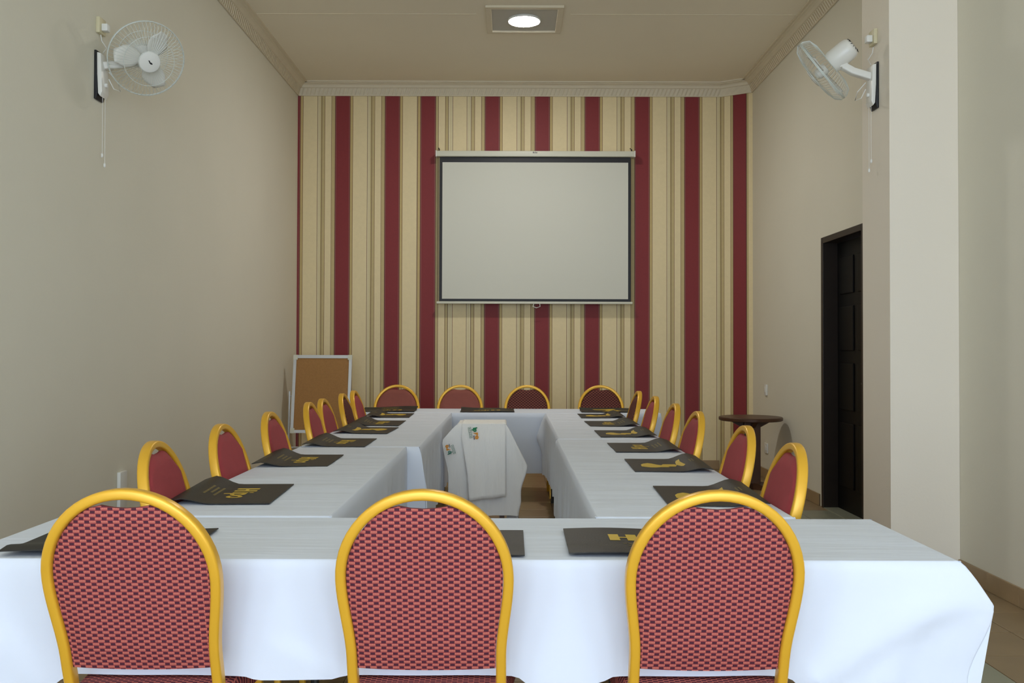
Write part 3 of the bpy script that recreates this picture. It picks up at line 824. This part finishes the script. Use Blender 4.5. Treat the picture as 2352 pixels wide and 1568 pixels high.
def logo(parent, ox, oy, oz, ang, s, g, o_, flip=1, tilt=0.0):
    """emblem lying against a vertical cloth face; drawn in (a, b) then turned by ang"""
    ca, sa = math.cos(ang), math.sin(ang)
    def put(vs, fs, name, mt, da, db, lift=0.0):
        pm = MB()
        for v in vs:
            a, b_ = (v[0]+da)*s, (v[1]+db)*s
            u_, w_ = a*ca - b_*sa, a*sa + b_*ca
            pm.v.append((ox+u_, oy-lift+tilt*u_, oz+w_))
        pm.f = fs; pm.mi = [0]*len(fs); pm.build(name, mt, parent, smooth=0)
    put(*text_mesh('ip', 0.05, 0.003), 'green_letters', g, -0.018, 0.008)
    put(*text_mesh('po', 0.05, 0.004), 'orange_letters', o_, 0.036, 0.014, 0.0006)
    bx = []
    for (a0, a1, b0, b1) in ((-0.045, 0.045, -0.05, -0.047), (-0.045, 0.045, -0.028, -0.025), (-0.045, -0.042, -0.05, -0.025), (0.042, 0.045, -0.05, -0.025)): bx.append((a0, a1, b0, b1))
    for i in range(5):
        c = -0.032 + 0.016*i
        bx += [(c-0.005, c-0.002, -0.044, -0.031), (c+0.002, c+0.005, -0.044, -0.031), (c-0.005, c+0.005, -0.033 if i % 2 else -0.044, -0.031 if i % 2 else -0.042)]
    vs = []; fs = []
    for (a0, a1, b0, b1) in bx: k = len(vs); vs += [(a0, b0), (a1, b0), (a1, b1), (a0, b1)]; fs.append((k, k+1, k+2, k+3))
    put(vs, fs, 'boxed_word', GREENP, 0, 0)
    vs = []; fs = []
    for i in range(4):
        k = len(vs); vs += [(0.03+0.009*i, -0.018), (0.036+0.009*i, -0.018), (0.036+0.009*i, -0.008 if i % 2 else -0.004), (0.03+0.009*i, -0.008)]; fs.append((k, k+1, k+2, k+3))
    put(vs, fs, 'small_print', NAVY, 0, 0)
logo(ov, -0.265, SY1-0.394, SZ-0.055, -1.40, 0.85, GREEN, ORANGE)
logo(cl, -0.440, SY0-0.112, 0.585, 1.85, 0.72, GREENP, ORANGE, tilt=0.75)

# ------------------------------------------------------------------ cork board on its stand
cb = thing('cork_board_easel', 'aluminium-framed cork board on a stand in the left corner', 'board', (-1.945, 9.55, 0))
bwid, z0, z1 = 0.30, 0.452, 1.24
def by(z): return 0.05 + 0.14*(z-z0)/(z1-z0) - 0.1
def slab(xa, xb, za, zb_, ya, yb, name, m_, par):
    b = MB(); k = 0
    pts = [(x, by(z)+y, z) for z in (za, zb_) for y in (ya, yb) for x in (xa, xb)]
    b.v = pts
    for f in ((0,2,3,1), (4,5,7,6), (0,1,5,4), (2,6,7,3), (0,4,6,2), (1,3,7,5)): b.f.append(f); b.mi.append(0)
    return b.build(name, m_, par, smooth=0)
slab(-bwid+0.01, bwid-0.01, z0+0.01, z1-0.01, 0.0, 0.012, 'cork_panel', CORK, cb)
slab(-bwid, -bwid+0.03, z0, z1, -0.006, 0.02, 'frame_bar', ALU, cb); slab(bwid-0.03, bwid, z0, z1, -0.006, 0.02, 'frame_bar', ALU, cb)
slab(-bwid+0.03, bwid-0.03, z1-0.032, z1, -0.006, 0.02, 'frame_bar', ALU, cb); slab(-bwid+0.03, bwid-0.03, z0, z0+0.03, -0.006, 0.02, 'frame_bar', ALU, cb)
for xa, za in ((-bwid-0.002, z0-0.002), (bwid-0.042, z0-0.002), (-bwid-0.002, z1-0.048), (bwid-0.042, z1-0.048)):
    slab(xa, xa+0.044, za, za+0.05, -0.009, 0.022, 'corner_piece', CASE, cb)
for sx in (-1, 1):
    m = MB(); m.tube([(sx*(bwid+0.028), 0.03, 0.87), (sx*(bwid+0.028), 0.0, 0.40), (sx*(bwid+0.028), 0.0, 0.03)], 0.011, 8); m.build('post', ALU, cb)
    m = MB(); m.tube([(sx*(bwid+0.028), -0.22, 0.013), (sx*(bwid+0.028), 0.25, 0.013)], 0.013, 8); m.build('foot_bar', ALU, cb)
    m = MB(); m.tube([(sx*(bwid+0.028), 0.03, 0.82), (sx*(bwid-0.004), by(0.82)+0.01, 0.82)], 0.008, 6); m.build('bracket', ALU, cb)
m = MB(); m.tube([(-bwid-0.028, 0.0, 0.30), (bwid+0.028, 0.0, 0.30)], 0.010, 8); m.build('cross_bar', ALU, cb)

# ------------------------------------------------------------------ round pedestal table by the right wall
rt = thing('pedestal_table', 'small round dark wooden pedestal table by the right wall', 'table', (2.255, 8.85, 0), 0.0)
m = MB(); m.lathe([(0.285, 0.640), (0.294, 0.645), (0.296, 0.668), (0.288, 0.675), (0.0001, 0.676)], 48); m.build('tabletop', WOOD, rt)
m = MB(); a, b_ = 0.205, 0.085
m.v = [(-a, -0.02, 0.64), (a, -0.02, 0.64), (a, 0.02, 0.64), (-a, 0.02, 0.64), (-b_, -0.02, 0.575), (b_, -0.02, 0.575), (b_, 0.02, 0.575), (-b_, 0.02, 0.575)]
m.f = [(0,1,2,3), (4,7,6,5), (0,4,5,1), (1,5,6,2), (2,6,7,3), (3,7,4,0)]; m.mi = [0]*6; br = m.build('bracket', WOOD, rt, smooth=0)
br2 = link('bracket', br.data, rt); br2.rotation_euler = (0, 0, PI/2)
m = MB(); m.box(-0.076, 0.076, -0.076, 0.076, 0.05, 0.64); m.build('post', WOOD, rt, smooth=0, bevel=0.006)
for q in (0, 1):
    m = MB(); m.v = [(-0.21, -0.05, 0), (0.21, -0.05, 0), (0.21, 0.05, 0), (-0.21, 0.05, 0), (-0.21, -0.05, 0.03), (0.21, -0.05, 0.03), (0.21, 0.05, 0.03), (-0.21, 0.05, 0.03), (-0.09, -0.05, 0.06), (0.09, -0.05, 0.06), (0.09, 0.05, 0.06), (-0.09, 0.05, 0.06)]
    m.f = [(0,3,2,1), (0,1,5,4), (2,3,7,6), (1,2,6,5), (3,0,4,7), (4,5,9,8), (5,6,10,9), (6,7,11,10), (7,4,8,11), (8,9,10,11)]; m.mi = [0]*10
    o = m.build('base_foot', WOOD, rt, smooth=0); o.rotation_euler = (0, 0, PI/4 + q*PI/2)

# ------------------------------------------------------------------ wall fans
def wall_fan(label, wall, side, y, zc, center, axis, roll):
    """side = +1 when the room lies to +x of the mounting wall; center = middle of the cage; axis = blowing direction"""
    t = thing('wall_fan', label, 'fan', (wall, y, zc), 0, 'white wall fans')
    s = side
    m = MB()
    pts = [(0.0005, 0.135), (0.018, 0.135), (0.022, 0.0), (0.030, -0.11), (0.014, -0.14), (0.0005, -0.14)]
    def ext(pts_, w_, name, mt, bev):
        b = MB(); n = len(pts_)
        b.v = [(s*px_, -w_, z) for px_, z in pts_] + [(s*px_, w_, z) for px_, z in pts_]
        b.f = [tuple(range(n)), tuple(range(2*n-1, n-1, -1))] + [(i, i+n, (i+1) % n + n, (i+1) % n) for i in range(n)]; b.mi = [0]*len(b.f)
        return b.build(name, mt, t, smooth=30, bevel=bev)
    ext([(0.0005, 0.135), (0.012, 0.135), (0.014, 0.0), (0.020, -0.11), (0.012, -0.142), (0.0005, -0.142)], 0.050, 'back_plate', BLACK, 0.003)
    fr = ext([(0.013, 0.125), (0.036, 0.118), (0.042, -0.02), (0.045, -0.10), (0.034, -0.128), (0.021, -0.11), (0.015, 0.0)], 0.046, 'control_box', FANW, 0.006)
    b = MB(); b.lathe([(0.012, 0.0), (0.012, 0.012), (0.009, 0.015)], 14, M=Matrix.Translation((s*0.042, 0, -0.055)) @ Matrix.Rotation(s*PI/2, 4, 'Y')); b.build('knob', WHITEP, fr)
    ax = Vector(axis).normalized(); c = Vector(center) - Vector((wall, y, zc))
    piv = c - ax*0.15 + Vector((0, 0, -0.075))
    b = MB(); b.sweep([(s*0.030, 0, 0.055), tuple(Vector((s*0.10, 0, 0.065))*0.6 + piv*0.4), tuple(piv)], rrect(0.024, 0.021, 0.008), (0, 0.05, 1)); b.build('arm', FANW, t, smooth=40)
    b = MB(); b.sweep([tuple(piv - Vector((0, 0, 0.012))), tuple(c - ax*0.145)], rrect(0.026, 0.026, 0.01), (0, 1, 0.02)); b.build('tilt_joint', FANW, t, smooth=40)
    # frame of the head: local z = axis
    up = Vector((0, 0, 1)); xx = up.cross(ax).normalized(); yy = ax.cross(xx)
    M = Matrix(((xx.x, yy.x, ax.x, c.x), (xx.y, yy.y, ax.y, c.y), (xx.z, yy.z, ax.z, c.z), (0, 0, 0, 1)))
    b = MB(); b.lathe([(0.03, -0.225), (0.048, -0.22), (0.062, -0.205), (0.067, -0.18), (0.069, -0.085), (0.060, -0.060)], 28, M=M); hs = b.build('motor_housing', FANW, t, smooth=50)
    b = MB()
    for k in range(14):
        a = 2*PI*k/14; b.tube([tuple(M @ Vector((0.052*math.cos(a), 0.052*math.sin(a), -0.2195))), tuple(M @ Vector((0.036*math.cos(a), 0.036*math.sin(a), -0.2255)))], 0.0022, 4)
    b.build('vent_slots', DKMETAL, hs)
    # cage
    R = 0.213
    def ring(b, r, z, rad, n=48): b.tube([tuple(M @ Vector((r*math.cos(2*PI*i/n), r*math.sin(2*PI*i/n), z))) for i in range(n)], rad, 5, closed=True, depth=tuple(ax))
    for nm, pr in (('rear_cage', [(0.066, -0.062), (0.14, -0.066), (0.19, -0.052), (R, -0.018), (R, -0.003)]), ('front_cage', [(0.058, 0.066), (0.12, 0.062), (0.185, 0.046), (R, 0.018), (R, 0.003)])):
        b = MB(); n = 60
        for k in range(n):
            a = 2*PI*k/n; b.tube([tuple(M @ Vector((r_*math.cos(a), r_*math.sin(a), z_))) for r_, z_ in pr], 0.0011, 3, depth=tuple(ax))
        ring(b, R, pr[-1][1], 0.0035); ring(b, pr[0][0], pr[0][1], 0.002); ring(b, 0.14, pr[1][1]*0.985 if nm == 'rear_cage' else 0.058, 0.0018)
        b.build(nm, FANC, t, smooth=60)
    b = MB(); b.lathe([(0.0001, 0.077), (0.040, 0.076), (0.057, 0.071), (0.062, 0.062), (0.057, 0.058)], 32, M=M); hb = b.build('hub_badge', WHITEP, t, smooth=40)
    b = MB()
    # small dark bird-like mark on the badge
    pts = [(-0.014, 0.010), (-0.006, 0.012), (0.0, 0.003), (0.010, 0.0), (0.015, -0.008), (0.005, -0.010), (-0.004, -0.004), (-0.008, 0.004)]
    b.v = [tuple(M @ Vector((p[0], p[1], 0.0775))) for p in pts]; b.f = [tuple(range(len(pts)))]; b.mi = [0]; b.build('badge_mark', BLACK, hb, smooth=0)
    b = MB(); b.lathe([(0.028, -0.03), (0.034, -0.02), (0.034, 0.03), (0.02, 0.045)], 24, M=M); b.build('blade_hub', FANB, t)
    for k in range(3):
        a0 = roll + 2*PI*k/3; b = MB(); n = 12; grid = []
        for i in range(9):
            r_ = 0.03 + 0.15*i/8; hwid = 0.78*math.sin(PI*min(1, 0.18 + 0.82*(i/8))**0.8)**0.7 if i < 8 else 0.22
            row = []
            for j in range(7):
                w_ = (j/6-0.5)*2; a = a0 + w_*hwid*0.82 + 0.1*(i/8)
                row.append(len(b.v)); b.v.append(tuple(M @ Vector((r_*math.cos(a), r_*math.sin(a), 0.018*w_*(0.4+0.6*i/8)))))
            grid.append(row)
        for i in range(8):
            for j in range(6): b.f.append((grid[i][j], grid[i][j+1], grid[i+1][j+1], grid[i+1][j])); b.mi.append(0)
        o = b.build('blade', FANB, t, smooth=60); md = o.modifiers.new('thickness', 'SOLIDIFY'); md.thickness = 0.003
    for dy, ln in ((-0.012, 0.335), (0.022, 0.385)):
        b = MB(); b.tube([(s*0.034, dy, -0.11), (s*0.034, dy, -0.12-ln)], 0.0013, 5); cd = b.build('pull_cord', WHITEP, t)
        b = MB(); b.lathe([(0.002, 0.012), (0.006, 0.008), (0.0065, -0.008), (0.003, -0.013)], 10, M=Matrix.Translation((s*0.034, dy, -0.12-ln))); b.build('bead', WHITEP, cd)
    b = MB(); b.tube([(s*0.03, 0.0, 0.13), (s*0.035, 0.03, 0.17), (s*0.02, 0.0, 0.20), (s*0.015, 0.0, 0.235)], 0.003, 6)
    b.tube([(s*0.05, 0.03, 0.03), (s*0.09, 0.06, -0.02), (s*0.10, 0.07, -0.07), (s*0.07, 0.05, -0.06), (s*0.05, 0.03, -0.01)], 0.0028, 6)
    b.build('cable', WHITEP, t)
    return t
wall_fan('white wall fan on the left wall, facing the room', XL, 1, 5.30, 2.85, (-2.105, 5.352, 2.965), (0.55, -0.66, -0.50), 1.03)
wall_fan('white wall fan on the pier, seen from its side', PX, -1, 5.62, 2.895, (1.893, 5.70, 3.01), (-0.70, 0.43, -0.57), 0.2)
def socket(label, x, y, z, s, hy_, hz_, th_=0.022, mt=IVORY, cat='socket', plug=True):
    t = thing('wall_socket', label, cat, (x, y, z))
    m = MB(); m.box(min(s*0.0005, s*th_), max(s*0.0005, s*th_), -hy_, hy_, -hz_, hz_); m.build('plate', mt, t, smooth=30, bevel=0.004)
    if plug:
        m = MB(); m.box(min(s*th_, s*(th_+0.035)), max(s*th_, s*(th_+0.035)), -0.022, 0.022, -0.03, 0.012); m.build('plug', WHITEP, t, smooth=30, bevel=0.006)
    else:
        m = MB(); m.box(min(s*th_, s*(th_+0.004)), max(s*th_, s*(th_+0.004)), -0.016, 0.016, -0.024, 0.024); m.build('switch_rocker', WHITEP, t, smooth=30, bevel=0.0015)
    return t
socket('ivory socket with plug above the left wall fan', XL, 5.31, 3.135, 1, 0.042, 0.045)
socket('ivory socket with plug above the fan on the pier', PX, 5.63, 3.19, -1, 0.042, 0.045)
socket('white light switch on the right wall above the round table', XR, 9.52, 0.90, -1, 0.037, 0.055, 0.018, WHITEP, 'switch', False)
socket('white wall socket low on the right wall behind the round table', XR, 9.52, 0.31, -1, 0.055, 0.05, 0.014, WHITEP, 'socket', False)
socket('tall white wall box low on the left wall behind the leftmost chair', XL, 5.66, 0.44, 1, 0.05, 0.12, 0.022, WHITEP, 'socket', False)
